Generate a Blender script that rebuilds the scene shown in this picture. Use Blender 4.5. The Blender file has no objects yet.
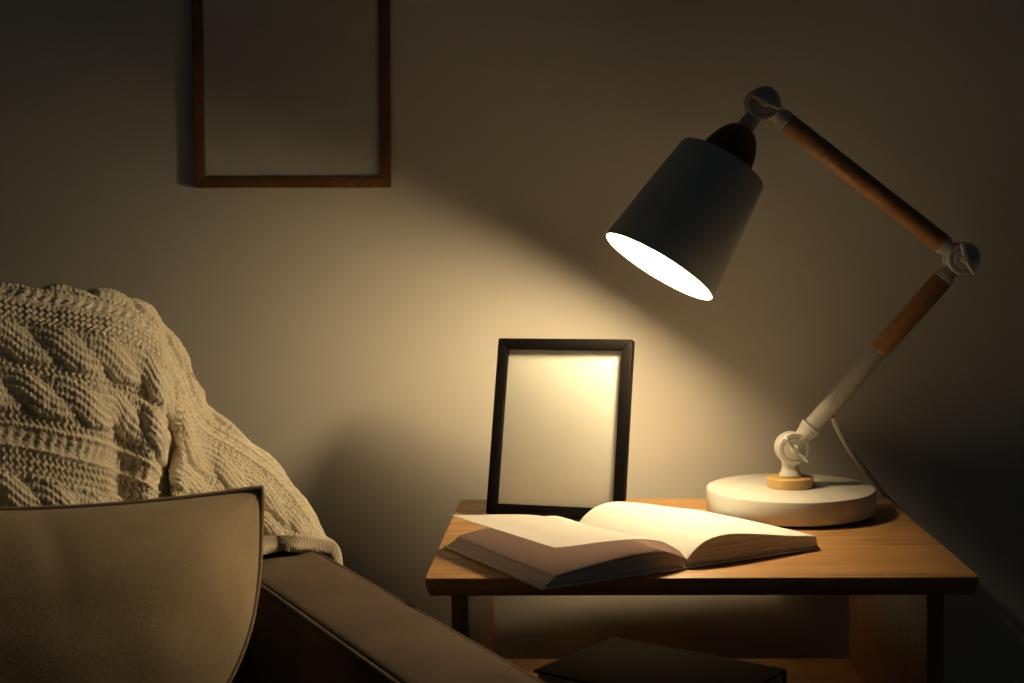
import bpy, bmesh, math, random
import numpy as np
from mathutils import Vector, Matrix, noise

random.seed(7)
S = bpy.context.scene
COL = S.collection
PI = math.pi

# ------------------------------------------------------------------ camera
YAW, PIT, ROL = (math.radians(a) for a in (2.7976, 4.2428, 0.8346))
CAM = np.array([-0.0951, -1.1911, 0.8407])
FPX = 1422.22
fw = np.array([-math.sin(YAW) * math.cos(PIT), math.cos(YAW) * math.cos(PIT), -math.sin(PIT)])
rt = np.array([math.cos(YAW), math.sin(YAW), 0.0])
up = np.cross(rt, fw)
rt, up = rt * math.cos(ROL) - up * math.sin(ROL), up * math.cos(ROL) + rt * math.sin(ROL)


def ray(x, y):
    return fw + rt * (x - 512) / FPX - up * (y - 341.5) / FPX


def at_y(x, y, Y):
    d = ray(x, y)
    return CAM + d * (Y - CAM[1]) / d[1]


def at_z(x, y, z):
    d = ray(x, y)
    return CAM + d * (z - CAM[2]) / d[2]


cd = bpy.data.cameras.new('camera')
cam = bpy.data.objects.new('camera', cd)
COL.objects.link(cam)
cd.lens, cd.sensor_width, cd.clip_start = 50, 36, 0.05
M = Matrix.Identity(4)
for i in range(3):
    M[i][0], M[i][1], M[i][2], M[i][3] = rt[i], up[i], -fw[i], CAM[i]
cam.matrix_world = M
S.camera = cam
cd.dof.use_dof = True
cd.dof.focus_distance = 1.36
cd.dof.aperture_fstop = 9.0

# ------------------------------------------------------------------ materials


def new_mat(name):
    m = bpy.data.materials.new(name)
    m.use_nodes = True
    nt = m.node_tree
    b = nt.nodes['Principled BSDF']
    return m, nt, b


def coord(nt, scale=(1, 1, 1), rot=(0, 0, 0), kind='Object'):
    tc = nt.nodes.new('ShaderNodeTexCoord')
    mp = nt.nodes.new('ShaderNodeMapping')
    mp.inputs['Scale'].default_value = scale
    mp.inputs['Rotation'].default_value = rot
    nt.links.new(tc.outputs[kind], mp.inputs['Vector'])
    return mp.outputs['Vector']


def noise_node(nt, vec, scale, detail=4, rough=0.55, dist=0.0):
    n = nt.nodes.new('ShaderNodeTexNoise')
    n.inputs['Scale'].default_value = scale
    n.inputs['Detail'].default_value = detail
    n.inputs['Roughness'].default_value = rough
    n.inputs['Distortion'].default_value = dist
    if vec is not None:
        nt.links.new(vec, n.inputs['Vector'])
    return n.outputs['Fac']


def ramp(nt, fac, stops):
    r = nt.nodes.new('ShaderNodeValToRGB')
    e = r.color_ramp.elements
    while len(e) < len(stops):
        e.new(0.5)
    for k, (p, c) in enumerate(stops):
        e[k].position = p
        e[k].color = (*c, 1)
    nt.links.new(fac, r.inputs['Fac'])
    return r.outputs['Color']


def bump(nt, b, height, strength=0.3, dist=0.001):
    n = nt.nodes.new('ShaderNodeBump')
    n.inputs['Strength'].default_value = strength
    n.inputs['Distance'].default_value = dist
    nt.links.new(height, n.inputs['Height'])
    nt.links.new(n.outputs['Normal'], b.inputs['Normal'])


def paint(name, col, rough=0.5, var=0.04, scale=30, bstr=0.0, bscale=200, spec=0.4):
    m, nt, b = new_mat(name)
    v = coord(nt)
    f = noise_node(nt, v, scale, 3)
    c = ramp(nt, f, [(0.3, tuple(x * (1 - var) for x in col)), (0.7, tuple(min(1, x * (1 + var)) for x in col))])
    nt.links.new(c, b.inputs['Base Color'])
    b.inputs['Roughness'].default_value = rough
    b.inputs['Specular IOR Level'].default_value = spec
    if bstr:
        bump(nt, b, noise_node(nt, v, bscale, 4), bstr, 0.0006)
    return m


def wood(name, dark, mid, light, scale=(3, 40, 40), rot=(0, 0, 0), rough=0.45):
    m, nt, b = new_mat(name)
    v = coord(nt, scale, rot)
    f1 = noise_node(nt, v, 1.0, 6, 0.6, 1.2)
    v2 = coord(nt, tuple(x * 4 for x in scale), rot)
    f2 = noise_node(nt, v2, 1.0, 4, 0.6, 0.2)
    mx = nt.nodes.new('ShaderNodeMath')
    mx.operation = 'MULTIPLY_ADD'
    nt.links.new(f2, mx.inputs[0])
    mx.inputs[1].default_value = 0.35
    nt.links.new(f1, mx.inputs[2])
    c = ramp(nt, mx.outputs[0], [(0.42, dark), (0.62, mid), (0.86, light)])
    nt.links.new(c, b.inputs['Base Color'])
    b.inputs['Roughness'].default_value = rough
    b.inputs['Specular IOR Level'].default_value = 0.35
    bump(nt, b, mx.outputs[0], 0.12, 0.0006)
    return m


def fabric(name, c0, c1, weave=900.0, rough=0.95, bstr=0.5, sheen=0.2):
    m, nt, b = new_mat(name)
    v = coord(nt)
    f = noise_node(nt, v, 14, 4)
    # slubs of the weave: two crossed sets of stretched noise
    va = coord(nt, (weave * 0.25, weave, weave), (0.2, 0.3, 0.5))
    vb = coord(nt, (weave, weave, weave * 0.22), (0.2, 0.3, 0.5))
    fa = noise_node(nt, va, 1.0, 2)
    fb = noise_node(nt, vb, 1.0, 2)
    ad = nt.nodes.new('ShaderNodeMath')
    ad.operation = 'ADD'
    nt.links.new(fa, ad.inputs[0])
    nt.links.new(fb, ad.inputs[1])
    mix = nt.nodes.new('ShaderNodeMath')
    mix.operation = 'MULTIPLY_ADD'
    nt.links.new(ad.outputs[0], mix.inputs[0])
    mix.inputs[1].default_value = 0.55
    nt.links.new(f, mix.inputs[2])
    c = ramp(nt, mix.outputs[0], [(0.75, c0), (1.25, c1)])
    # ramp clamps at 1, so rescale
    sc = nt.nodes.new('ShaderNodeMath')
    sc.operation = 'MULTIPLY'
    sc.inputs[1].default_value = 0.62
    nt.links.new(mix.outputs[0], sc.inputs[0])
    c = ramp(nt, sc.outputs[0], [(0.5, c0), (0.8, c1)])
    nt.links.new(c, b.inputs['Base Color'])
    b.inputs['Roughness'].default_value = rough
    b.inputs['Specular IOR Level'].default_value = 0.1
    b.inputs['Sheen Weight'].default_value = sheen
    b.inputs['Sheen Roughness'].default_value = 0.5
    bump(nt, b, ad.outputs[0], bstr, 0.0006)
    return m


def paper(name, col, trans=0.25, lines=0, through=None):
    m, nt, b = new_mat(name)
    v = coord(nt)
    f = noise_node(nt, v, 60, 3)
    c = ramp(nt, f, [(0.3, tuple(x * 0.97 for x in col)), (0.7, col)])
    nt.links.new(c, b.inputs['Base Color'])
    b.inputs['Roughness'].default_value = 0.8
    b.inputs['Specular IOR Level'].default_value = 0.2
    if lines:
        vz = coord(nt, (6, 6, lines))
        n = noise_node(nt, vz, 1.0, 3, 0.6)
        bump(nt, b, n, 0.8, 0.0015)
        # the gaps between gatherings of leaves
        c = ramp(nt, n, [(0.34, tuple(x * 0.68 for x in col)), (0.50, col)])
        nt.links.new(c, b.inputs['Base Color'])
    if trans:
        t = nt.nodes.new('ShaderNodeBsdfTranslucent')
        if through:
            t.inputs['Color'].default_value = (*through, 1)
        else:
            nt.links.new(c, t.inputs['Color'])
        mx = nt.nodes.new('ShaderNodeMixShader')
        mx.inputs[0].default_value = trans
        nt.links.new(b.outputs[0], mx.inputs[1])
        nt.links.new(t.outputs[0], mx.inputs[2])
        nt.links.new(mx.outputs[0], nt.nodes['Material Output'].inputs['Surface'])
    return m


def glass(name):
    m, nt, b = new_mat(name)
    nt.nodes.remove(b)
    tr = nt.nodes.new('ShaderNodeBsdfTransparent')
    gl = nt.nodes.new('ShaderNodeBsdfGlossy')
    gl.inputs['Roughness'].default_value = 0.12
    lw = nt.nodes.new('ShaderNodeLayerWeight')
    lw.inputs['Blend'].default_value = 0.5
    pw_ = nt.nodes.new('ShaderNodeMath')
    pw_.operation = 'POWER'
    pw_.inputs[1].default_value = 5.0
    nt.links.new(lw.outputs['Facing'], pw_.inputs[0])
    fr = nt.nodes.new('ShaderNodeMath')
    fr.operation = 'MULTIPLY_ADD'
    fr.inputs[1].default_value = 0.9
    fr.inputs[2].default_value = 0.04
    nt.links.new(pw_.outputs[0], fr.inputs[0])
    mx = nt.nodes.new('ShaderNodeMixShader')
    nt.links.new(fr.outputs[0], mx.inputs[0])
    nt.links.new(tr.outputs[0], mx.inputs[1])
    nt.links.new(gl.outputs[0], mx.inputs[2])
    nt.links.new(mx.outputs[0], nt.nodes['Material Output'].inputs['Surface'])
    return m


M_WALL = paint('wall_paint', (0.69, 0.66, 0.61), 0.85, 0.012, 9, 0.06, 260, 0.15)
M_FLOOR = wood('floor_oak', (0.10, 0.06, 0.03), (0.17, 0.11, 0.06), (0.23, 0.15, 0.09), (2, 22, 22))
M_TRIM = paint('trim_paint', (0.7, 0.68, 0.64), 0.5)
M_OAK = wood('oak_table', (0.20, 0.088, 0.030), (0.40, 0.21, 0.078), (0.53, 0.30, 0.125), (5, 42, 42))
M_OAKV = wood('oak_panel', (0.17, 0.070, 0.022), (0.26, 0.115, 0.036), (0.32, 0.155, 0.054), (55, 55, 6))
M_ARMW = wood('beech_arm', (0.24, 0.11, 0.04), (0.36, 0.18, 0.07), (0.46, 0.25, 0.11), (60, 60, 60))
M_CUP = wood('dark_wood_cup', (0.11, 0.048, 0.021), (0.16, 0.07, 0.031), (0.21, 0.095, 0.042), (30, 30, 30))
M_WHITE = paint('lamp_white', (0.58, 0.56, 0.52), 0.42, 0.02, 40)
M_SHADE = paint('shade_white', (0.56, 0.585, 0.56), 0.5, 0.01, 20)
M_SHADEIN = paint('shade_lining', (0.9, 0.88, 0.84), 0.6, 0.01, 20)
M_CORD = paint('cord_white', (0.62, 0.59, 0.54), 0.55)
M_DARK = paint('dark_rubber', (0.012, 0.012, 0.012), 0.7)
M_BLACK = paint('black_lacquer', (0.004, 0.0035, 0.0035), 0.5, 0.05, 30, 0, 200, 0.05)
M_PICW = wood('picture_wood', (0.10, 0.045, 0.015), (0.15, 0.07, 0.024), (0.20, 0.10, 0.036), (30, 30, 30))
M_SHEET = paper('blank_sheet', (0.90, 0.90, 0.85), 0)
M_BOARD = paint('backing_board', (0.62, 0.60, 0.56), 0.8)
M_PAGE = paper('page_paper', (0.85, 0.85, 0.83), 0.12)
M_LEAF = paper('leaf_paper', (0.85, 0.85, 0.83), 0.33, 0, (0.86, 0.70, 0.70))
M_BLOCK = paper('page_block_paper', (0.74, 0.71, 0.68), 0, 800)
M_COVER = paint('book_cover', (0.70, 0.66, 0.58), 0.6, 0.03, 60)
M_BROWN = paint('brown_cover', (0.036, 0.019, 0.010), 0.7, 0.1, 40, 0, 200, 0.15)
M_SOFA = fabric('sofa_fabric', (0.052, 0.032, 0.022), (0.092, 0.060, 0.042), 700, sheen=0.08)
M_PIPE = fabric('sofa_piping', (0.085, 0.055, 0.036), (0.14, 0.095, 0.064), 900)
M_PIL = fabric('pillow_linen', (0.29, 0.22, 0.14), (0.40, 0.31, 0.205), 800, bstr=0.42, sheen=0.1)
M_PILP = fabric('pillow_piping', (0.20, 0.14, 0.09), (0.28, 0.20, 0.135), 900)
M_WOOL = fabric('cream_wool', (0.57, 0.51, 0.40), (0.71, 0.64, 0.52), 1100, 0.95, 0.7, 0.3)
M_GLASS = glass('thin_glass')


def bulb_mat(strength):
    m, nt, b = new_mat('opal_bulb')
    e = nt.nodes.new('ShaderNodeEmission')
    e.inputs['Color'].default_value = (1.0, 0.745, 0.40, 1)
    e.inputs['Strength'].default_value = strength
    nt.links.new(e.outputs[0], nt.nodes['Material Output'].inputs['Surface'])
    return m


M_BULB = bulb_mat(355.0)

# ------------------------------------------------------------------ builders


class Geo:
    """verts / faces in world coordinates"""

    def __init__(s):
        s.v, s.f = [], []

    def add(s, vs, fs):
        o = len(s.v)
        s.v += [tuple(map(float, p)) for p in vs]
        s.f += [tuple(i + o for i in f) for f in fs]
        return s


def make(name, g, mat, parent=None, bevel=0, seg=3, sharp=38, origin=None, mods=True):
    """link the geometry as ONE object; a child takes its root's origin"""
    vs = np.array(g.v)
    if origin is None:
        if parent is not None:
            p = parent
            while p.parent is not None:
                p = p.parent
            origin = np.array(p['_o'])
        else:
            lo, hi = vs.min(0), vs.max(0)
            origin = np.array([(lo[0] + hi[0]) / 2, (lo[1] + hi[1]) / 2, lo[2]])
    me = bpy.data.meshes.new(name)
    me.from_pydata([tuple(p) for p in vs - origin], [], g.f)
    bm = bmesh.new()
    bm.from_mesh(me)
    bmesh.ops.recalc_face_normals(bm, faces=bm.faces)
    if bevel:
        es = [e for e in bm.edges if len(e.link_faces) == 2 and e.calc_face_angle(0) > math.radians(50)]
        bmesh.ops.bevel(bm, geom=es, offset=bevel, segments=seg, profile=0.5, affect='EDGES', clamp_overlap=True)
    for f in bm.faces:
        f.smooth = True
    for e in bm.edges:
        if len(e.link_faces) == 2 and e.calc_face_angle(0) > math.radians(sharp):
            e.smooth = False
    bm.to_mesh(me)
    bm.free()
    me.materials.append(mat)
    o = bpy.data.objects.new(name, me)
    COL.objects.link(o)
    if parent is not None:
        o.parent = parent
    else:
        o.location = origin
        o['_o'] = list(origin)
    return o


def thing(name, loc, label, cat, group=None):
    o = bpy.data.objects.new(name, None)
    o.empty_display_size = 0.05
    COL.objects.link(o)
    o.location = loc
    o['_o'] = [float(x) for x in loc]
    o['label'], o['category'] = label, cat
    if group:
        o['group'] = group
    return o


def basis(axis):
    a = np.array(axis, float)
    a /= np.linalg.norm(a)
    h = np.array([0, 0, 1.0]) if abs(a[2]) < 0.9 else np.array([0, 1.0, 0])
    x = np.cross(h, a)
    x /= np.linalg.norm(x)
    return x, np.cross(a, x), a


def lathe(g, prof, org, axis, n=48, close=True):
    """prof: (radius, height) list; caps when close"""
    x, y, a = basis(axis)
    org = np.array(org, float)
    vs, fs = [], []
    for r, h in prof:
        for k in range(n):
            t = 2 * PI * k / n
            vs.append(org + a * h + (x * math.cos(t) + y * math.sin(t)) * r)
    for i in range(len(prof) - 1):
        for k in range(n):
            k2 = (k + 1) % n
            fs.append((i * n + k, i * n + k2, (i + 1) * n + k2, (i + 1) * n + k))
    if close:
        fs.append(tuple(range(n - 1, -1, -1)))
        fs.append(tuple((len(prof) - 1) * n + k for k in range(n)))
    return g.add(vs, fs)


def rod(g, p, q, r, r2=None, n=32, ch=0.0012):
    p, q = np.array(p, float), np.array(q, float)
    L = np.linalg.norm(q - p)
    r2 = r if r2 is None else r2
    ch = min(ch, L * 0.3)
    return lathe(g, [(r - ch, 0), (r - ch * 0.3, ch * 0.3), (r, ch), (r2, L - ch), (r2 - ch * 0.3, L - ch * 0.3), (r2 - ch, L)], p, q - p, n)


def tube(g, pts, r, n=10, cap=True, closed=False):
    pts = [np.array(p, float) for p in pts]
    N = len(pts)
    vs, fs = [], []
    prev = None
    for i in range(N):
        if closed:
            t = pts[(i + 1) % N] - pts[i - 1]
        else:
            t = pts[min(i + 1, N - 1)] - pts[max(i - 1, 0)]
        t = t / (np.linalg.norm(t) + 1e-12)
        if prev is None:
            x, y, _ = basis(t)
        else:
            x = prev - t * (prev @ t)
            x /= np.linalg.norm(x) + 1e-12
            y = np.cross(t, x)
        prev = x
        rr = r[i] if hasattr(r, '__len__') else r
        for k in range(n):
            a = 2 * PI * k / n
            vs.append(pts[i] + (x * math.cos(a) + y * math.sin(a)) * rr)
    for i in range(N if closed else N - 1):
        j = (i + 1) % N
        for k in range(n):
            k2 = (k + 1) % n
            fs.append((i * n + k, i * n + k2, j * n + k2, j * n + k))
    if cap and not closed:
        fs.append(tuple(range(n - 1, -1, -1)))
        fs.append(tuple((N - 1) * n + k for k in range(n)))
    return g.add(vs, fs)


def box(g, lo, hi, X=(1, 0, 0), Y=(0, 1, 0), Z=(0, 0, 1), O=(0, 0, 0)):
    X, Y, Z, O = (np.array(a, float) for a in (X, Y, Z, O))
    vs = []
    for z in (lo[2], hi[2]):
        for x, y in ((lo[0], lo[1]), (hi[0], lo[1]), (hi[0], hi[1]), (lo[0], hi[1])):
            vs.append(O + X * x + Y * y + Z * z)
    return g.add(vs, [(3, 2, 1, 0), (4, 5, 6, 7), (0, 1, 5, 4), (1, 2, 6, 5), (2, 3, 7, 6), (3, 0, 4, 7)])


def spline(pts, n):
    """Catmull-Rom through points (uniform), n samples"""
    P = np.array(pts, float)
    P = np.vstack([2 * P[0] - P[1], P, 2 * P[-1] - P[-2]])
    m = len(P) - 3
    out = []
    for s in np.linspace(0, m - 1e-9, n):
        i = int(s)
        t = s - i
        a, b, c, d = P[i:i + 4]
        out.append(0.5 * (2 * b + (c - a) * t + (2 * a - 5 * b + 4 * c - d) * t * t + (3 * b - a - 3 * c + d) * t ** 3))
    return np.array(out)


def grid_faces(nu, nv, off=0):
    return [(off + i * nv + j, off + (i + 1) * nv + j, off + (i + 1) * nv + j + 1, off + i * nv + j + 1)
            for i in range(nu - 1) for j in range(nv - 1)]


def structure(o):
    o['kind'] = 'structure'
    return o


# ------------------------------------------------------------------ setting
WY = 0.430          # face of the wall
structure(make('wall_back', box(Geo(), (-2.6, WY, 0), (2.6, WY + 0.1, 2.6)), M_WALL))
structure(make('floor', box(Geo(), (-2.6, -2.6, -0.05), (2.6, WY + 0.1, 0)), M_FLOOR))
structure(make('baseboard_back', box(Geo(), (-2.6, WY - 0.014, 0), (2.6, WY, 0.08)), M_TRIM, bevel=0.003))

# ------------------------------------------------------------------ side table
TZ, TD = 0.55, 0.3654
HW = 0.2340
tab = thing('side_table', (0, TD / 2, 0), 'oak side table under the desk lamp and open book', 'side table')
g = Geo()
# top board with a rounded under-edge: stacked outline rings
rings = []
prof = [(0.0048, 0.0), (0.0036, 0.0012), (0.0018, 0.0042), (0.0004, 0.0085), (0.0, 0.0130), (0.0, 0.0152), (0.0004, 0.0159), (0.0010, 0.0162)]
nc = 8
for ins, h in prof:
    ring = []
    R = 0.0050
    for (sx, sy, a0) in ((1, 0, -90), (1, 1, 0), (-1, 1, 90), (-1, 0, 180)):
        cxx = 0.0028 + sx * (HW - R)
        cyy = R if sy == 0 else TD - R
        for k in range(nc + 1):
            a = math.radians(a0 + 90 * k / nc)
            ring.append((cxx + (R - ins) * math.cos(a), cyy + (R - ins) * math.sin(a), TZ - 0.0162 + h))
    rings.append(ring)
n = len(rings[0])
vs = [p for r in rings for p in r]
fs = [(i * n + k, i * n + (k + 1) % n, (i + 1) * n + (k + 1) % n, (i + 1) * n + k) for i in range(len(rings) - 1) for k in range(n)]
fs += [tuple(range(n - 1, -1, -1)), tuple((len(rings) - 1) * n + k for k in range(n))]
make('tabletop', g.add(vs, fs), M_OAK, tab, sharp=60)
SH = 0.3728
for s in (-1, 1):
    x0, x1 = sorted((s * 0.195, s * 0.2095))
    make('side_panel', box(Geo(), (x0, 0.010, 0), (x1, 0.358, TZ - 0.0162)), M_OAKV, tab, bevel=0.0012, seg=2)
make('shelf', box(Geo(), (-0.195, 0.012, SH - 0.015), (0.195, 0.356, SH)), M_OAK, tab, bevel=0.001, seg=2)

# closed book on the lower shelf
zb = SH + 0.032
pl, pb, pr = at_z(534, 670, zb), at_z(614, 636, zb), at_z(787, 669, zb)
ex = (pr - pb) / np.linalg.norm(pr - pb)
ey = np.array([ex[1], -ex[0], 0])
lx, ly = np.linalg.norm(pr - pb), abs((pl - pb) @ ey)
cb = thing('closed_book', (*(pb + ex * lx / 2 + ey * ly / 2)[:2], SH), 'thick brown closed book lying askew on the lower shelf of the side table', 'book')
g = Geo()
O = np.array([pb[0], pb[1], SH])
box(g, (0, 0, 0), (lx, ly, 0.003), ex, ey, (0, 0, 1), O)
box(g, (0, 0, 0.029), (lx, ly, 0.032), ex, ey, (0, 0, 1), O)
box(g, (0, 0, 0.003), (lx, 0.004, 0.029), ex, ey, (0, 0, 1), O)
make('cover', g, M_BROWN, cb, bevel=0.0009, seg=2)
make('page_block', box(Geo(), (0.003, 0.004, 0.003), (lx - 0.003, ly - 0.004, 0.029), ex, ey, (0, 0, 1), O), M_BLOCK, cb)

# ------------------------------------------------------------------ picture frame on the wall
x0, x1 = at_y(192.5, 150, WY - 0.011)[0], at_y(389.5, 150, WY - 0.011)[0]
zb = at_y(292, 187.5, WY - 0.011)[2]
hh = 0.300
t = 0.0125
pic = thing('picture_frame', ((x0 + x1) / 2, WY - 0.009, zb), 'thin brown wooden picture frame with a blank panel hanging on the wall', 'picture frame')


def mitred(w0, w1, h0, h1, m, d0, d1, X, Y, Z, O, mat, root, bev):
    """four rails meeting in mitred corners, one mesh each"""
    X, Y, Z, O = (np.array(q, float) for q in (X, Y, Z, O))
    out = [(w0, h0), (w1, h0), (w1, h1), (w0, h1)]
    inn = [(w0 + m, h0 + m), (w1 - m, h0 + m), (w1 - m, h1 - m), (w0 + m, h1 - m)]
    for k in range(4):
        k2 = (k + 1) % 4
        vs = []
        for d in (d0, d1):
            for (p, q) in (out[k], out[k2], inn[k2], inn[k]):
                vs.append(O + X * p + Y * q + Z * d)
        make('rail', Geo().add(vs, [(3, 2, 1, 0), (4, 5, 6, 7), (0, 1, 5, 4), (1, 2, 6, 5), (2, 3, 7, 6), (3, 0, 4, 7)]), mat, root, bevel=bev, seg=2)


# it hangs a touch out of level
pa = math.radians(0.85)
pX, pZ = np.array([math.cos(pa), 0, -math.sin(pa)]), np.array([math.sin(pa), 0, math.cos(pa)])
pw_ = x1 - x0
pO = np.array([x0, WY, zb + 0.0016])
mitred(0, pw_, 0, hh, t, -0.009, -0.0005, pX, pZ, (0, 1, 0), pO, M_PICW, pic, 0.0008)
make('blank_panel', box(Geo(), (t - 0.002, t - 0.002, -0.0045), (pw_ - t + 0.002, hh - t + 0.002, -0.002), pX, pZ, (0, 1, 0), pO), M_BOARD, pic)

# ------------------------------------------------------------------ photo frame on the table
FX, FY, FA, FL, FW, FH = -0.1262, 0.2470, 0.2680, 0.2730, 0.1460, 0.1862
ft = np.array([math.cos(FA), -math.sin(FA), 0])
fn = np.array([-math.sin(FA), -math.cos(FA), 0])
fu = np.array([0, 0, 1]) * math.cos(FL) - fn * math.sin(FL)
fo = np.cross(ft, fu)          # outward, towards the viewer
fo = fo if fo @ fn > 0 else -fo
FO = np.array([FX, FY, TZ])
FT = 0.013                     # depth of the moulding behind the front face
FO = FO + np.array([0, 0, FT * math.sin(FL)])
pf = thing('photo_frame', (FX, FY + 0.02, TZ), 'small black photo frame with a blank white sheet standing on the side table', 'photo frame')
fb = 0.0112


def fbox(a, b, d0, d1):
    return box(Geo(), (a[0], a[1], d0), (b[0], b[1], d1), ft, fu, fo, FO)


hw = FW / 2
mitred(-hw, hw, 0, FH, fb, -FT, 0, ft, fu, fo, FO, M_BLACK, pf, 0.0012)
make('blank_sheet', fbox((-hw + fb - 0.002, fb - 0.002), (hw - fb + 0.002, FH - fb + 0.002), -0.0066, -0.006), M_SHEET, pf)
make('glass_pane', fbox((-hw + fb - 0.002, fb - 0.002), (hw - fb + 0.002, FH - fb + 0.002), -0.0050, -0.0040), M_GLASS, pf)
make('backing', fbox((-hw + fb - 0.002, fb - 0.002), (hw - fb + 0.002, FH - fb + 0.002), -0.011, -0.0068), M_DARK, pf)
# easel strut from mid back to the table
top = FO + fu * 0.12 - fo * (FT + 0.001)
foot = np.array([top[0], top[1] + 0.045, TZ + 0.001])
foot[1] = min(foot[1], TD - 0.008)
d = foot - top
L = np.linalg.norm(d)
d /= L
make('strut', box(Geo(), (-0.016, 0, -0.0012), (0.016, L, 0.0012), ft, d, np.cross(ft, d), top), M_DARK, pf)

# ------------------------------------------------------------------ open book
BZ = TZ
A, B = at_z(543, 590, BZ + 0.001), at_z(818, 549, BZ + 0.001)
ev = (B - A)
ev[2] = 0
ev /= np.linalg.norm(ev)
eu = np.array([-ev[1], ev[0], 0])
s0 = at_z(688, 569, BZ)
BO = A + ev * ((s0 - A) @ ev)
BO[2] = BZ
WL = (BO - A) @ ev
WR = (B - BO) @ ev + 0.003
BL = 0.190
bk = thing('open_book', tuple(BO + eu * BL / 2), 'open hardcover book with blank white pages lying on the side table', 'book')


def bpt(v, u, z):
    return BO + ev * v + eu * u + np.array([0, 0, z])


g = Geo()
box(g, (-WL, 0, 0.0004), (-0.006, BL, 0.0028), ev, eu, (0, 0, 1), BO)
box(g, (0.006, 0, 0.0004), (WR, BL, 0.0028), ev, eu, (0, 0, 1), BO)
box(g, (-0.006, 0, 0.0004), (0.006, BL, 0.0020), ev, eu, (0, 0, 1), BO)
make('cover', g, M_COVER, bk, bevel=0.0007, seg=2)
PU0, PU1 = 0.003, BL - 0.003


def sheet(ctrl, n, th, u0=PU0, u1=PU1, nu=14, dz=None, shear=0.0):
    """a curved layer: ctrl = (v, z) across the page, extruded along the spine"""
    c = spline(ctrl, n)
    us = np.linspace(u0, u1, nu)
    V = []
    for s in (0, 1):
        for u in us:
            for v, z in c:
                k = (u - u0) / (u1 - u0)
                zz = z + (dz(v, k) if dz else 0)
                V.append(bpt(v + shear * k, u, zz - (th if s else 0)))
    N = nu * n
    F = grid_faces(nu, n) + [tuple(reversed(f)) for f in grid_faces(nu, n, N)]
    bd = [j for j in range(n)] + [i * n + n - 1 for i in range(1, nu)] + [(nu - 1) * n + j for j in range(n - 2, -1, -1)] + [i * n for i in range(nu - 2, 0, -1)]
    F += [(bd[k], bd[(k + 1) % len(bd)], bd[(k + 1) % len(bd)] + N, bd[k] + N) for k in range(len(bd))]
    return Geo().add(V, F)


def block(top, n=40, slant=0.0, zb=0.0030, dz=None):
    """page block whose upper face follows ctrl; the fore edge slants outwards at the bottom"""
    c = spline(top, n)
    us = np.linspace(PU0, PU1, 10)
    nl = 9
    V, F = [], []
    # layers of leaves so the edges show as pages: small steps in and out
    rnd = random.Random(5)
    offs = [rnd.uniform(-0.0005, 0.0005) for _ in range(nl + 1)]
    offs[0] = 0
    end = c[-1][0]
    rings = []
    for l in range(nl + 1):
        k = l / nl
        ring = []
        for v, z in c:
            zz = z * (1 - k) + zb * k
            vv = v + slant * k * (v / end) ** 2 * math.copysign(1, end) + offs[l] * (v / end)
            ring.append((vv, zz))
        rings.append(ring)
    # top face
    for u in us:
        for v, z in c:
            V.append(bpt(v, u, z + (dz(v, (u - PU0) / (PU1 - PU0)) if dz else 0)))
    F += grid_faces(len(us), n)
    base = len(V)
    # front, fore and back edges as walls over the layers
    def loop(l):
        r = rings[l]
        o = offs[l] * 0.9
        q = (1 - l / nl) if dz else 0
        dd = dz if dz else (lambda v, k: 0)
        pts = [bpt(v, PU0 + o, z + q * dd(v, 0)) for v, z in r]
        pts += [bpt(r[-1][0], u, r[-1][1] + q * dd(r[-1][0], (u - PU0) / (PU1 - PU0))) for u in us[1:-1]]
        pts += [bpt(v, PU1 - o, z + q * dd(v, 1)) for v, z in reversed(r)]
        return pts
    loops = [loop(l) for l in range(nl + 1)]
    m = len(loops[0])
    for lp in loops:
        V += lp
    for l in range(nl):
        for k in range(m - 1):
            F.append((base + l * m + k, base + l * m + k + 1, base + (l + 1) * m + k + 1, base + (l + 1) * m + k))
    return Geo().add(V, F)


right_top = [(0.0005, 0.0080), (0.008, 0.0150), (0.022, 0.0222), (0.045, 0.0248), (0.080, 0.0208), (0.110, 0.0160), (WR - 0.003, 0.0118)]
left_top = [(-0.0005, 0.0080), (-0.010, 0.0125), (-0.028, 0.0178), (-0.055, 0.0182), (-0.090, 0.0152), (-0.120, 0.0115), (-(WL - 0.013), 0.0092)]
droop = lambda v, k: -0.0055 * (max(0.0, v - 0.035) / 0.10) ** 1.2 * k ** 1.5
make('page_block', block(right_top, slant=0.002, dz=droop), M_BLOCK, bk, sharp=50)
make('page_block', block(left_top, slant=0.010), M_BLOCK, bk, sharp=50)
# top leaves; one stands clear of the left half
make('page', sheet([(v, z + 0.0007) for v, z in right_top], 40, 0.0003, dz=droop), M_PAGE, bk)
make('page', sheet([(v, z + 0.0007) for v, z in left_top], 40, 0.0003), M_PAGE, bk)
lf = [(-0.0008, 0.0090), (-0.010, 0.0180), (-0.028, 0.0275), (-0.052, 0.0320), (-0.085, 0.0335), (-0.115, 0.0335), (-(WL - 0.013), 0.0340)]
lb = [(-0.0008, 0.0088), (-0.010, 0.0115), (-0.028, 0.0165), (-0.052, 0.0220), (-0.085, 0.0260), (-0.115, 0.0285), (-(WL - 0.007), 0.0310)]


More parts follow.
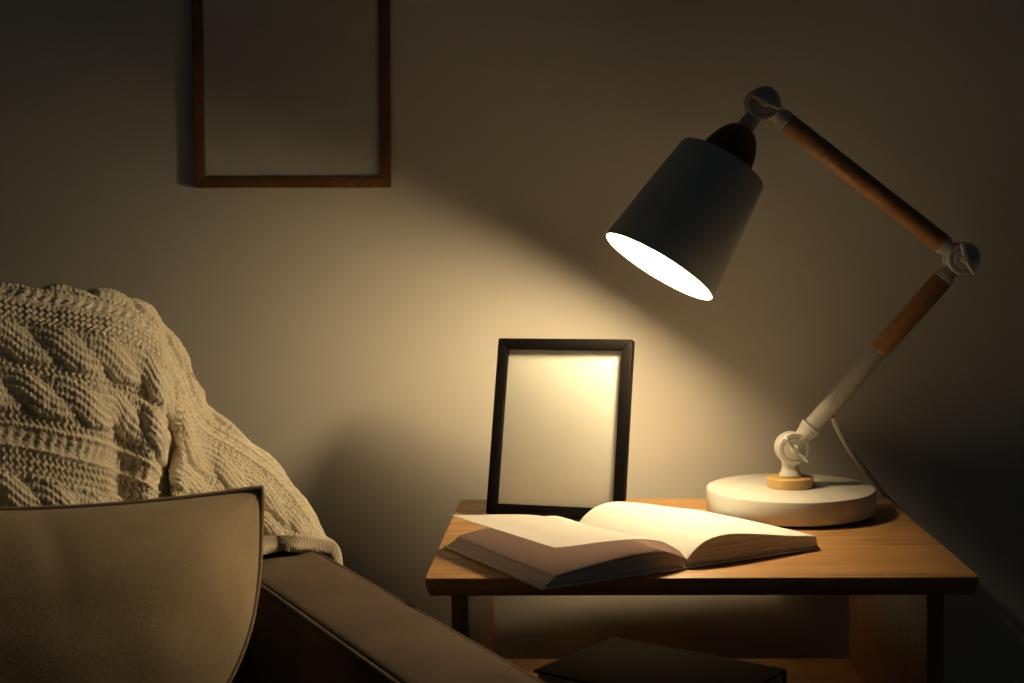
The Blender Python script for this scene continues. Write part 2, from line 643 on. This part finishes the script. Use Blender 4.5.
def lift(nu=16, n=44, th=0.0003):
    cf, cbk = spline(lf, n), spline(lb, n)
    Vt = []
    for q in (0, th):
        for i in range(nu):
            k = i / (nu - 1)
            for j in range(n):
                v, z = cf[j] * (1 - k) + cbk[j] * k
                Vt.append(bpt(v, PU0 + (PU1 - PU0) * k, z - q))
    Nn = nu * n
    F = grid_faces(nu, n) + [tuple(reversed(f)) for f in grid_faces(nu, n, Nn)]
    bd = [j for j in range(n)] + [i * n + n - 1 for i in range(1, nu)] + [(nu - 1) * n + j for j in range(n - 2, -1, -1)] + [i * n for i in range(nu - 2, 0, -1)]
    F += [(bd[k], bd[(k + 1) % len(bd)], bd[(k + 1) % len(bd)] + Nn, bd[k] + Nn) for k in range(len(bd))]
    return Geo().add(Vt, F)


make('page', lift(), M_LEAF, bk)['label'] = 'lifted loose leaf'

# ------------------------------------------------------------------ desk lamp
LY = 0.280
b0 = at_z(790.5, 513, TZ)
LX = b0[0]
BR = 0.0865
lamp = thing('desk_lamp', (LX, LY, TZ), 'white desk lamp with jointed wooden arms and a lit cone shade on the side table', 'desk lamp')
g = Geo()
H0, H1 = 0.003, 0.0275
lathe(g, [(BR - 0.002, H0), (BR - 0.0006, H0 + 0.0006), (BR, H0 + 0.002), (BR, H1 - 0.003), (BR - 0.0008, H1 - 0.001), (BR - 0.003, H1), (0.001, H1)], (LX, LY, TZ), (0, 0, 1), 96)
base = make('base', g, M_WHITE, lamp)
make('foot_pad', lathe(Geo(), [(BR - 0.006, 0), (BR - 0.006, 0.0034)], (LX, LY, TZ), (0, 0, 1), 64), M_DARK, base)
HY = 0.240          # the lamp head stands a little nearer than its base
J1 = at_y(792, 448, LY)
J2 = at_y(961, 258.5, LY - 0.008)
J3 = at_y(762.3, 103.5, HY)
z1 = TZ + H1
g = Geo()
lathe(g, [(0.0236, 0), (0.0240, 0.0004), (0.0240, 0.0096), (0.0233, 0.0103), (0.001, 0.0103)], (LX, LY, z1), (0, 0, 1), 64)
make('wood_disc', g, wood('beech_disc', (0.42, 0.26, 0.095), (0.50, 0.32, 0.125), (0.58, 0.38, 0.16), (20, 60, 60)), lamp)
g = Geo()
zs = z1 + 0.0103
hs = J1[2] - zs
lathe(g, [(0.0108, 0), (0.0114, 0.0010), (0.0114, 0.0030), (0.0100, 0.0055), (0.0088, 0.0090), (0.0085, 0.0120), (0.0092, 0.0150), (0.0092, hs - 0.012)], (LX, LY, zs), (0, 0, 1), 40)
make('stem', g, M_WHITE, lamp)
JN = np.array([0.13, -1.0, 0.0])
JN /= np.linalg.norm(JN)


def joint(P, d1, d2, ang, r=0.0166):
    """pivot: two stacked round plates with a wing nut on the near face"""
    g = Geo()
    h = 0.0095
    lathe(g, [(r - 0.0010, -h), (r, -h + 0.001), (r, -0.0006), (r - 0.0012, -0.0003), (r - 0.0012, 0.0003), (r, 0.0006),
              (r, h - 0.001), (r - 0.0008, h), (r - 0.0040, h), (r - 0.0046, h - 0.0009), (r - 0.0060, h - 0.0009),
              (r - 0.0066, h + 0.0004), (r - 0.0105, h + 0.0006), (0.001, h + 0.0006)], P, JN, 56)
    o = make('joint', g, M_WHITE, lamp)
    g = Geo()
    lathe(g, [(0.0046, h), (0.0044, h + 0.004), (0.0034, h + 0.0065), (0.0012, h + 0.0075)], P, JN, 24)
    # the two wings, lying along direction ang in the plane of the plate
    xh = np.array([math.cos(ang), 0, math.sin(ang)])
    xh -= JN * (xh @ JN)
    xh /= np.linalg.norm(xh)
    yh = np.cross(JN, xh)
    for s in (-1, 1):
        vs = []
        for q, (wd, hgt0, hgt1) in zip((0.002, 0.007, 0.012, 0.0160, 0.0175), ((0.0016, 0.0, 0.0062), (0.0015, 0.0014, 0.0078), (0.0013, 0.0032, 0.0098), (0.0011, 0.0052, 0.0106), (0.0007, 0.0070, 0.0096))):
            c = P + xh * s * q
            for dy, hz in ((-wd, hgt0), (wd, hgt0), (wd, hgt1), (-wd, hgt1)):
                vs.append(c + yh * dy + JN * (h + hz))
        fs = [(3, 2, 1, 0), (16, 17, 18, 19)]
        for i in range(4):
            for k in range(4):
                fs.append((i * 4 + k, i * 4 + (k + 1) % 4, i * 4 + 4 + (k + 1) % 4, i * 4 + 4 + k))
        g.add(vs, fs)
    make('wing_nut', g, M_WHITE, o)
    return o


def neck(P, Q, r0, r1, name='collar', off=0.012):
    """tapering collar from a joint at P towards Q (its far end at Q)"""
    d = Q - P
    L = np.linalg.norm(d)
    g = Geo()
    lathe(g, [(r0, off), (r0 * 0.97, off + (L - off) * 0.25), (r0 * 1.05, off + (L - off) * 0.5), (r1 * 0.90, L - 0.0068), (r1 * 0.98, L - 0.0058), (r1 * 0.98, L - 0.0042), (r1 * 0.93, L - 0.0038), (r1, L - 0.0030), (r1, L - 0.0004), (r1 - 0.0005, L)], P, d, 32)
    return make(name, g, M_WHITE, lamp)


unit = lambda v: v / np.linalg.norm(v)
joint(J1, None, None, math.radians(-48))
joint(J2, None, None, math.radians(-66))
joint(J3, None, None, math.radians(-24), 0.0162)
dl = unit(J2 - J1)
LL = np.linalg.norm(J2 - J1)
c1 = J1 + dl * 0.0300
neck(J1, c1, 0.0084, 0.0108)
w0 = at_y(881, 354, LY)
k0 = float((w0 - J1) @ dl)
k1 = LL - 0.0285
arm_lo = make('lower_arm', rod(Geo(), c1 - dl * 0.0002 + dl * 0.0012, J1 + dl * (k0 + 0.004), 0.0088), M_WHITE, lamp)
GRAIN = (0, 0, 0)
make('wood_sleeve', rod(Geo(), J1 + dl * k0, J1 + dl * k1, 0.0105, 0.0105, 40, 0.0015), M_ARMW, lamp)
neck(J2, J1 + dl * (k1 + 0.0002), 0.0076, 0.0104)
du = unit(J3 - J2)
LU = np.linalg.norm(J3 - J2)
neck(J2, J2 + du * 0.0275, 0.0076, 0.0106)
neck(J3, J3 - du * 0.0300, 0.0078, 0.0108)
make('upper_arm', rod(Geo(), J2 + du * 0.0275, J2 + du * (LU - 0.0300), 0.0104, 0.0101, 40, 0.0015), M_ARMW, lamp)
# shade
TIL = math.radians(10.0)
Tc = at_y(723.2, 163.0, HY)
Oc = at_y(657.6, 266.5, HY)
ax = unit(Oc - Tc)
LS = np.linalg.norm(Oc - Tc) / math.cos(TIL)
ax = unit(ax * math.cos(TIL) + np.array([0, -1, 0]) * math.sin(TIL))
RT, RB = 0.0470, 0.0617
g = Geo()
th = 0.0014
lathe(g, [(0.010, 0), (RT - 0.0035, 0.0), (RT - 0.0010, 0.0010), (RT + 0.0002, 0.0035), (RB, LS - 0.0006), (RB - 0.0005, LS), (RB - th, LS)], Tc, ax, 96, close=False)
shade = make('shade', g, M_SHADE, lamp)
g = Geo()
lathe(g, [(RB - th, LS), (RT - th, 0.004), (RT - 0.004, th), (0.010, th)], Tc, ax, 96, close=False)
make('shade_lining', g, M_SHADEIN, shade)
# wooden cup over the shade
g = Geo()
CUP = 0.040
CO = Tc - ax * CUP
lathe(g, [(0.0100, 0.0), (0.0135, 0.0012), (0.0185, 0.007), (0.0228, 0.015), (0.0258, 0.024), (0.0274, 0.033), (0.0280, CUP)], CO, ax, 48)
make('socket_cup', g, M_CUP, lamp)
g = Geo()
dn = CO - J3
lathe(g, [(0.0088, 0.010), (0.0078, np.linalg.norm(dn) * 0.55), (0.0092, np.linalg.norm(dn) - 0.001), (0.0098, np.linalg.norm(dn) + 0.002)], J3, dn, 32)
make('collar', g, M_WHITE, lamp)
# bulb and its holder inside
g = Geo()
lathe(g, [(0.0185, 0.0), (0.0185, 0.030), (0.0155, 0.034), (0.0155, 0.040)], Tc + ax * 0.0015, ax, 32)
make('bulb_holder', g, M_WHITE, lamp)
BULB_R = 0.0160
bc = LS - 0.0190
pr = []
for k in range(17):
    a = PI * (1 - k / 16 * 0.999)
    pr.append((max(0.0005, BULB_R * math.sin(a)), bc + BULB_R * math.cos(a)))
pr = [(0.0130, 0.041), (0.0135, bc - 0.040), (0.0150, bc - 0.028), (0.0190, bc - 0.016)] + [p for p in pr if p[1] > bc - 0.010]
make('bulb', lathe(Geo(), pr, Tc, ax, 40), M_BULB, lamp)
# power cord: out of the lower arm, down past the table's edge to the floor
cp = [at_y(833, 417, LY + 0.002), at_y(839, 431, LY + 0.010), at_y(851, 452, LY + 0.035), at_y(868, 474, LY + 0.066), at_y(886, 496, LY + 0.094), at_y(903, 515, 0.390), at_y(912, 540, 0.394)]
e = cp[-1]
cp += [e + np.array([0.004, 0.004, -0.10]), e + np.array([0.006, 0.006, -0.30]), np.array([e[0] + 0.01, e[1] - 0.004, 0.03]), np.array([e[0] + 0.05, e[1] - 0.010, 0.0035]), np.array([e[0] + 0.4, e[1] - 0.02, 0.0035])]
make('power_cord', tube(Geo(), spline(cp, 90), 0.0029, 12), M_CORD, lamp)

# ------------------------------------------------------------------ sofa
AZ = 0.530
i0, i1 = at_z(263, 586, AZ), at_z(400, 683, AZ)
o0, o1 = at_z(330, 560, AZ), at_z(540, 683, AZ)
ad = unit((i1 - i0) + (o1 - o0))            # along the arm, towards the viewer
ad[2] = 0
ad = unit(ad)
an = np.array([-ad[1], ad[0], 0])           # to the outside (right)
an = an if an[0] > 0 else -an
AW = (o0 - i0) @ an * 1.07
AO = i0 + ad * 0.0
sofa = thing('sofa', tuple(AO * np.array([1, 1, 0])), 'dark brown fabric sofa with a slim piped armrest beside the side table', 'sofa')


def pillow_box(lo, hi, X, Y, Z, O, r, n=10, puff=0.0):
    """upholstered block: rounded box on a fine grid with a slight crown"""
    lo, hi = np.array(lo, float), np.array(hi, float)
    g = Geo()
    c, h = (lo + hi) / 2, (hi - lo) / 2
    m = 26
    t = np.linspace(-1, 1, m)
    t = np.sign(t) * (1 - (1 - np.abs(t)) ** 1.8)
    for axis in range(3):
        for s in (-1, 1):
            vs = []
            a1, a2 = (axis + 1) % 3, (axis + 2) % 3
            for p in t:
                for q in t:
                    w = np.zeros(3)
                    w[axis], w[a1], w[a2] = s, p, q
                    P = w * h
                    core = np.clip(P, -(h - r), h - r)
                    d = P - core
                    L = np.linalg.norm(d)
                    P = core + (d / L * r if L > 1e-9 else 0)
                    P[axis] += s * puff * (1 - abs(p) ** 2.6) * (1 - abs(q) ** 2.6)
                    P = P + c
                    vs.append(np.array(O) + np.array(X) * P[0] + np.array(Y) * P[1] + np.array(Z) * P[2])
            g.add(vs, grid_faces(m, m) if s > 0 else [tuple(reversed(f)) for f in grid_faces(m, m)])
    return g


def weld(o, d=0.0004):
    bm = bmesh.new()
    bm.from_mesh(o.data)
    bmesh.ops.remove_doubles(bm, verts=bm.verts, dist=d)
    bmesh.ops.recalc_face_normals(bm, faces=bm.faces)
    for f in bm.faces:
        f.smooth = True
    for e in bm.edges:
        e.smooth = True
    bm.to_mesh(o.data)
    bm.free()


ZH = np.array([0, 0, 1.0])
ALEN = 0.66
armo = make('armrest', pillow_box((0, -0.20, 0.10), (AW, ALEN, AZ - 0.002), an, ad, ZH, AO * np.array([1, 1, 0]), 0.0085, puff=0.0065), M_SOFA, sofa)
weld(armo)
for off in (0.0, AW):
    pts = [AO * np.array([1, 1, 0]) + an * off + ad * q + ZH * (AZ - 0.0043) for q in np.linspace(-0.19, ALEN - 0.004, 80)]
    s = 1 if off else -1
    pts = [p - an * s * 0.0022 for p in pts]
    make('piping', tube(Geo(), pts, 0.0030, 10), M_SOFA, armo)
# back: its front face passes near the inner end of the arm
bd = -an                                     # along the back, to the left
BF = at_z(262, 560, AZ)                      # front face at the arm
QO = (BF + ad * 0.005) * np.array([1, 1, 0])
bb = make('backrest', pillow_box((AW * 0.75, 0.025, 0.12), (0.95, 0.105, 0.725), bd, -ad, ZH, QO, 0.045, puff=0.012), M_SOFA, sofa)
weld(bb)
sc = make('seat_cushion', pillow_box((0.002, 0.0, 0.17), (0.86, 0.56, 0.262), bd, ad, ZH, AO * np.array([1, 1, 0]) - ad * 0.02, 0.03, puff=0.012), M_SOFA, sofa)
weld(sc)
make('seat_base', box(Geo(), (0.001, -0.10, 0.10), (0.88, ALEN - 0.06, 0.168), bd, ad, ZH, AO * np.array([1, 1, 0])), M_SOFA, sofa, bevel=0.006)
for (a, b) in ((-0.04, -0.09), (-0.04, ALEN - 0.06), (0.84, -0.09), (0.84, ALEN - 0.12)):
    p = AO * np.array([1, 1, 0]) + bd * a + ad * b
    make('leg', lathe(Geo(), [(0.012, 0), (0.019, 0.10)], p, (0, 0, 1), 24), M_OAKV, sofa)

# ------------------------------------------------------------------ throw pillow
yawp = math.radians(28)
lean = math.radians(24)
rollp = math.radians(5.0)
pw = np.array([math.cos(yawp), math.sin(yawp), 0])
pn0 = np.array([math.sin(yawp), -math.cos(yawp), 0])
ph = ZH * math.cos(lean) - pn0 * math.sin(lean)
pn = unit(pn0 * math.cos(lean) + ZH * math.sin(lean))
pw, ph = pw * math.cos(rollp) - ph * math.sin(rollp), ph * math.cos(rollp) + pw * math.sin(rollp)
PW, PH = 0.42, 0.40
corner = at_y(261, 489, -0.045)
PC = corner - pw * PW / 2 - ph * PH / 2


def pil_pt(a, b, s):
    x = PW / 2 * a * (1 - 0.040 * (1 - abs(b) ** 2.2))
    y = PH / 2 * b * (1 - 0.085 * (1 - abs(a) ** 2.0))
    x -= 0.085 * math.tanh(0.95 * ((1 - b) / 2) ** 3.7 / 0.085) * (0.5 + 0.5 * a) ** 1.5      # lower corner tucked in beside the arm
    e = max(0.0, (1 - a * a)) * max(0.0, (1 - b * b))
    T = (0.165 if s > 0 else 0.030)
    z = T * e ** 0.68
    # soft creases running in from the corners and along the edges
    if s > 0:
        P = Vector((x * 6, y * 6, 1.7))
        z += 0.014 * noise.noise(P) * e ** 0.3
        z += 0.0025 * noise.noise(Vector((x * 14 + 4, y * 22, 3.1))) * e ** 0.3
        for (ca, cb) in ((1, 1), (-1, 1), (1, -1), (-1, -1)):
            dx, dy = ca - a, cb - b
            r = math.hypot(dx, dy)
            th = math.atan2(dy, dx)
            z += 0.0012 * math.sin(th * 9 + ca) * math.exp(-((r - 0.5) / 0.32) ** 2)
        z += -0.006 * math.exp(-((a - 0.18 + 0.12 * (b - 0.8)) / 0.05) ** 2) * max(0, (b - 0.35)) * (1 - b ** 6)
    return PC + pw * x + ph * y + pn * (s * z)


pil = thing('throw_pillow', tuple(PC - ph * PH / 2), 'plain beige linen throw pillow with piped edge leaning on the sofa', 'pillow')
g = Geo()
m = 110
tt = np.linspace(-1, 1, m)
tt = np.sin(tt * PI / 2)
for s in (1, -1):
    vs = [pil_pt(a, b, s) for a in tt for b in tt]
    g.add(vs, grid_faces(m, m) if s > 0 else [tuple(reversed(f)) for f in grid_faces(m, m)])
body = make('cover', g, M_PIL, pil)
weld(body, 0.0003)
loop = []
tq = np.linspace(-1, 1, 60)
loop += [pil_pt(a, -1, 0) for a in tq[:-1]] + [pil_pt(1, b, 0) for b in tq[:-1]] + [pil_pt(-a, 1, 0) for a in tq[:-1]] + [pil_pt(-1, -b, 0) for b in tq[:-1]]
make('piping', tube(Geo(), loop, 0.0037, 10, closed=True), M_PILP, pil)

# ------------------------------------------------------------------ knitted blanket
# control net: columns run left to right and down over the arm (u), rows from behind the back over the crest to the front (v)
crest = [(-90, 288, -0.035), (-40, 287, -0.003), (0, 288, 0.022), (60, 293, 0.058), (112, 299, 0.094), (145, 316, 0.124), (170, 350, 0.152), (202, 408, 0.210), (243, 440, 0.226), (283, 476, 0.238), (310, 517, 0.236), (331, 555, 0.230)]
upper = [(-90, 325, -0.070), (-40, 325, -0.038), (0, 326, -0.013), (56, 328, 0.023), (104, 333, 0.059), (141, 346, 0.089), (168, 372, 0.117), (195, 432, 0.178), (232, 458, 0.194), (270, 490, 0.208), (297, 522, 0.211), (318, 552, 0.211)]
midr = [(-90, 400, -0.095), (-40, 400, -0.063), (0, 400, -0.038), (52, 402, -0.002), (98, 407, 0.034), (134, 416, 0.064), (160, 440, 0.092), (187, 478, 0.137), (220, 500, 0.152), (252, 520, 0.168), (277, 538, 0.179), (298, 549, 0.191)]
low = [(-90, 480, -0.117), (-40, 480, -0.085), (0, 480, -0.060), (48, 482, -0.024), (92, 486, 0.012), (126, 494, 0.042), (152, 508, 0.070), (178, 520, 0.101), (208, 532, 0.121), (236, 542, 0.139), (258, 546, 0.156), (279, 549, 0.173)]
botm = [(-90, 580, -0.135), (-40, 580, -0.103), (0, 580, -0.078), (46, 580, -0.042), (88, 582, -0.006), (120, 583, 0.024), (146, 582, 0.052), (170, 578, 0.056), (196, 572, 0.084), (222, 566, 0.111), (240, 558, 0.132), (260, 553, 0.154)]


def row_world(r):
    return [at_y(*p) for p in r]


cr = row_world(crest)
wr = [max(0.0, min(1.0, (k - 4) / 4.0)) for k in range(len(cr))]     # share of the end that hangs over the arm
back1 = [p + np.array([0.010 * (1 - t), 0.036, -0.012 - 0.016 * t]) for p, t in zip(cr, wr)]
back2 = [p + np.array([0.016 - 0.022 * t, 0.066 - 0.006 * t, -0.050 - 0.020 * t]) for p, t in zip(cr, wr)]
back3 = [np.array([p[0] + 0.018 - 0.034 * t, p[1] + 0.078 - 0.012 * t, max(p[2] - 0.16, 0.50)]) for p, t in zip(cr, wr)]
rows = [row_world(r) for r in (upper, midr, low, botm)]
# the hem rests on the armrest
cr[-1] = at_z(330, 556, AZ - 0.016)
for r, p, zz in zip(rows, ((318, 552), (298, 548), (279, 547), (256, 551)), (-0.004, 0.009, 0.012, 0.013)):
    r[-1] = at_z(*p, AZ + zz)
net = np.array([back3, back2, back1, cr] + rows)   # rows x cols x 3


def cr_matrix(m, n):
    """Catmull-Rom sampling matrix m controls -> n samples"""
    W = np.zeros((n, m))
    for k, s in enumerate(np.linspace(0, m - 1 - 1e-9, n)):
        i = int(s)
        t = s - i
        c = (0.5 * (-t + 2 * t * t - t ** 3), 0.5 * (2 - 5 * t * t + 3 * t ** 3), 0.5 * (t + 4 * t * t - 3 * t ** 3), 0.5 * (-t * t + t ** 3))
        for q in range(4):
            j = i - 1 + q
            if j < 0:
                W[k, 0] += 2 * c[q]
                W[k, 1] -= c[q]
            elif j > m - 1:
                W[k, m - 1] += 2 * c[q]
                W[k, m - 2] -= c[q]
            else:
                W[k, j] += c[q]
    return W


def resample(net, nu, nv):
    Wv = cr_matrix(net.shape[0], nv)
    Wu = cr_matrix(net.shape[1], nu)
    return np.einsum('vr,rck,uc->uvk', Wv, net, Wu)      # (u, v, 3)


NU, NV = 560, 470
G0 = resample(net, 400, 300)
# arc-length style re-parametrisation (mean), so the stitches keep their size
du_ = np.linalg.norm(np.diff(G0[:, 80:], axis=0), axis=2).mean(1)
dv_ = np.linalg.norm(np.diff(G0[:260], axis=1), axis=2).mean(0)
su = np.concatenate([[0], np.cumsum(du_)])
sv = np.concatenate([[0], np.cumsum(dv_)])


def lin_matrix(s, n):
    W = np.zeros((n, len(s)))
    for k, x in enumerate(np.linspace(0, s[-1], n)):
        i = min(np.searchsorted(s, x, side='right') - 1, len(s) - 2)
        t = (x - s[i]) / (s[i + 1] - s[i])
        W[k, i], W[k, i + 1] = 1 - t, t
    return W


G0 = np.einsum('uc,ckx->ukx', lin_matrix(su, NU), G0)
G0 = np.einsum('vk,ukx->uvx', lin_matrix(sv, NV), G0)
U = np.linspace(0, su[-1], NU)[:, None] * np.ones((1, NV))
crest_s = np.interp(3 / 7, np.linspace(0, 1, 300), sv)
V = np.ones((NU, 1)) * (np.linspace(0, sv[-1], NV) - crest_s)[None, :]


def normals(G):
    a = np.gradient(G, axis=0)
    b = np.gradient(G, axis=1)
    n = np.cross(a, b)
    n /= np.linalg.norm(n, axis=2, keepdims=True) + 1e-12
    return n


def sstep(x, a, b):
    t = np.clip((x - a) / (b - a), 0, 1)
    return t * t * (3 - 2 * t)


N0 = normals(G0)
mid = N0[NU // 3, int(NV * 0.75)]
SG = 1.0 if (mid @ (CAM - G0[NU // 3, int(NV * 0.75)])) > 0 else -1.0
N0 *= SG
Usz = su[-1]


def u_of_px(col):          # control column -> U
    return float(np.interp(col / 11, np.linspace(0, 1, 400), su))


# big folds
front = sstep(V, 0.01, 0.06)
uf = u_of_px(6.35)
deep = -0.040 * np.exp(-((U - uf - 0.001 - 0.02 * (V - 0.1)) / 0.019) ** 2) * sstep(V, 0.03, 0.13)
deep += 0.022 * np.exp(-((U - (uf + 0.037)) / 0.019) ** 2) * sstep(V, 0.02, 0.11)
deep += 0.008 * np.exp(-((U - (uf - 0.034)) / 0.018) ** 2) * sstep(V, 0.04, 0.10)
fold = np.zeros_like(U)
fold += 0.007 * np.exp(-((U - (uf - 0.034)) / 0.018) ** 2) * front
uf2 = u_of_px(4.6)
fold += -0.008 * np.exp(-((U - uf2 - 0.35 * (V - 0.12)) / 0.016) ** 2) * sstep(V, 0.06, 0.12)
fold += 0.006 * np.sin(U * 2 * PI / 0.17 + 1.0 + V * 9) * front * (U < uf)
FD = np.array([0.20, -0.96, 0.16])     # the deep fold opens towards the seat
G1 = G0 + N0 * fold[..., None] + FD * deep[..., None]
N1 = normals(G1) * SG

# knit pattern, repeat of 0.132 m across, starting just behind the crest
PER = 0.132
Vw = V + 0.007 * np.sin(U * 15 + 0.5) + 0.004 * np.sin(U * 31)
q = np.mod(Vw - 0.004, PER)


def gauss(x, c, w):
    return np.exp(-((x - c) / w) ** 2)


def band(x, a, b, s=0.002):
    return sstep(x, a - s, a + s) * (1 - sstep(x, b - s, b + s))


h = np.zeros_like(U)
# ridges that bound the eyelet row
for c in (0.003, 0.021):
    h += 0.0022 * gauss(q, c, 0.0017) * (1 + 0.25 * np.sin(2 * PI * U / 0.0042 + 1.5 * np.sin(q * 900)))
# eyelets: bumps with holes between
ey = band(q, 0.005, 0.019)
h += ey * (0.0016 * np.cos(2 * PI * U / 0.0096 + 0.6 * np.sign(q - 0.012)) * np.abs(np.cos(PI * (q - 0.012) / 0.009)) - 0.0012 * gauss(q, 0.012, 0.0035) * (0.6 + 0.4 * np.cos(2 * PI * U / 0.0096)))
# zigzag stocking stitch
zz = band(q, 0.023, 0.046) + band(q, 0.078, 0.090) + band(q, 0.122, 0.1325)
tri = 2 * np.abs(np.mod(q / 0.0064, 1) - 0.5)
st = np.cos(2 * PI * (U / 0.0060 + 0.62 * tri))
h += zz * 0.00125 * st * (0.75 + 0.25 * np.cos(2 * PI * q / 0.0064))


def cable(cv, half, per, ph):
    """two strands twisting round each other"""
    x = q - cv
    out = np.full_like(U, -1.0)
    stc = np.zeros_like(U)
    for k in (0, 1):
        a = 2 * PI * U / per + ph + k * PI
        c = half * 0.46 * np.sin(a)
        over = 0.0030 * np.cos(a)
        w = half * 0.80
        d = (x - c) / w
        hh = np.clip(1 - d * d, 0, 1) ** 0.6 * 0.0046 + over
        hh = np.where(np.abs(d) < 1, hh, -1)
        ang = np.cos(a)
        s2 = np.cos(2 * PI * (d * 2.2) + 0.0) * 0.0005 + 0.0003 * np.cos(2 * PI * (U / 0.0040 + 0.5 * np.abs(np.mod(d * 2.2, 1) - 0.5) * 2))
        stc = np.where(hh > out, s2, stc)
        out = np.maximum(out, hh)
    return np.where(out > -0.5, np.maximum(out, 0.0004) + stc, 0) * band(x, -half, half, 0.001)


h += cable(0.0600, 0.0195, 0.092, 0.3)
h += cable(0.1055, 0.0190, 0.092, 2.1)
# wool irregularity
rng = np.random.RandomState(3)


def smooth_noise(cu, cv):
    a = rng.uniform(-1, 1, (int(U.max() / cu) + 4, int((V.max() - V.min()) / cv) + 4))
    x = U / cu
    y = (V - V.min()) / cv
    i, j = x.astype(int), y.astype(int)
    fx, fy = x - i, y - j
    fx, fy = fx * fx * (3 - 2 * fx), fy * fy * (3 - 2 * fy)
    return a[i, j] * (1 - fx) * (1 - fy) + a[i + 1, j] * fx * (1 - fy) + a[i, j + 1] * (1 - fx) * fy + a[i + 1, j + 1] * fx * fy


h += 0.0012 * smooth_noise(0.02, 0.02) + 0.0006 * smooth_noise(0.006, 0.006) + 0.0004 * smooth_noise(0.002, 0.002)
h *= 1 - 0.55 * np.exp(-((U - uf - 0.004) / 0.018) ** 2) * sstep(V, 0.05, 0.12)
# thick hem at the end that lies on the arm
he = Usz - U
h *= sstep(he, 0.010, 0.018)
h += 0.0095 * np.exp(-((he - 0.0075) / 0.0075) ** 2) + 0.0022 * np.exp(-((he - 0.007) / 0.008) ** 2) * np.cos(2 * PI * (V / 0.0085 + 0.35 * np.abs(np.mod(he / 0.006, 1) - 0.5)))
G2 = G1 + N1 * h[..., None]
thk = 0.005
under = G1 - N1 * thk
# under side is coarse: join through the border
Nn = NU * NV
verts = np.concatenate([G2.reshape(-1, 3), under.reshape(-1, 3)])
fs = grid_faces(NU, NV) + [tuple(reversed(f)) for f in grid_faces(NU, NV, Nn)]
bdr = [j for j in range(NV)] + [i * NV + NV - 1 for i in range(1, NU)] + [(NU - 1) * NV + j for j in range(NV - 2, -1, -1)] + [i * NV for i in range(NU - 2, 0, -1)]
fs += [(bdr[k], bdr[k] + Nn, bdr[(k + 1) % len(bdr)] + Nn, bdr[(k + 1) % len(bdr)]) for k in range(len(bdr))]
gb = Geo()
gb.v, gb.f = [tuple(p) for p in verts], fs
bl = make('knit_blanket', gb, M_WOOL, sharp=179)
bl['label'] = 'cream cable-knit blanket draped over the sofa back and armrest'
bl['category'] = 'blanket'

# ------------------------------------------------------------------ faint cool evening light of the room, and exposure
w = bpy.data.worlds.new('world')
S.world = w
w.use_nodes = True
bg = w.node_tree.nodes['Background']
bg.inputs['Color'].default_value = (0.74, 0.93, 1.0, 1)
bg.inputs['Strength'].default_value = 0.0118

for o in bpy.data.objects:
    if '_o' in o:
        del o['_o']

S.view_settings.view_transform = 'Standard'
S.view_settings.look = 'None'
S.view_settings.exposure = 0.0
S.view_settings.gamma = 1.0
S.view_settings.use_curve_mapping = False
S.cycles.max_bounces = 12
S.cycles.diffuse_bounces = 8
S.cycles.glossy_bounces = 4
S.cycles.transparent_max_bounces = 8
S.cycles.sample_clamp_indirect = 6.0
S.cycles.caustics_reflective = False
S.cycles.caustics_refractive = False
S.cycles.use_denoising = True
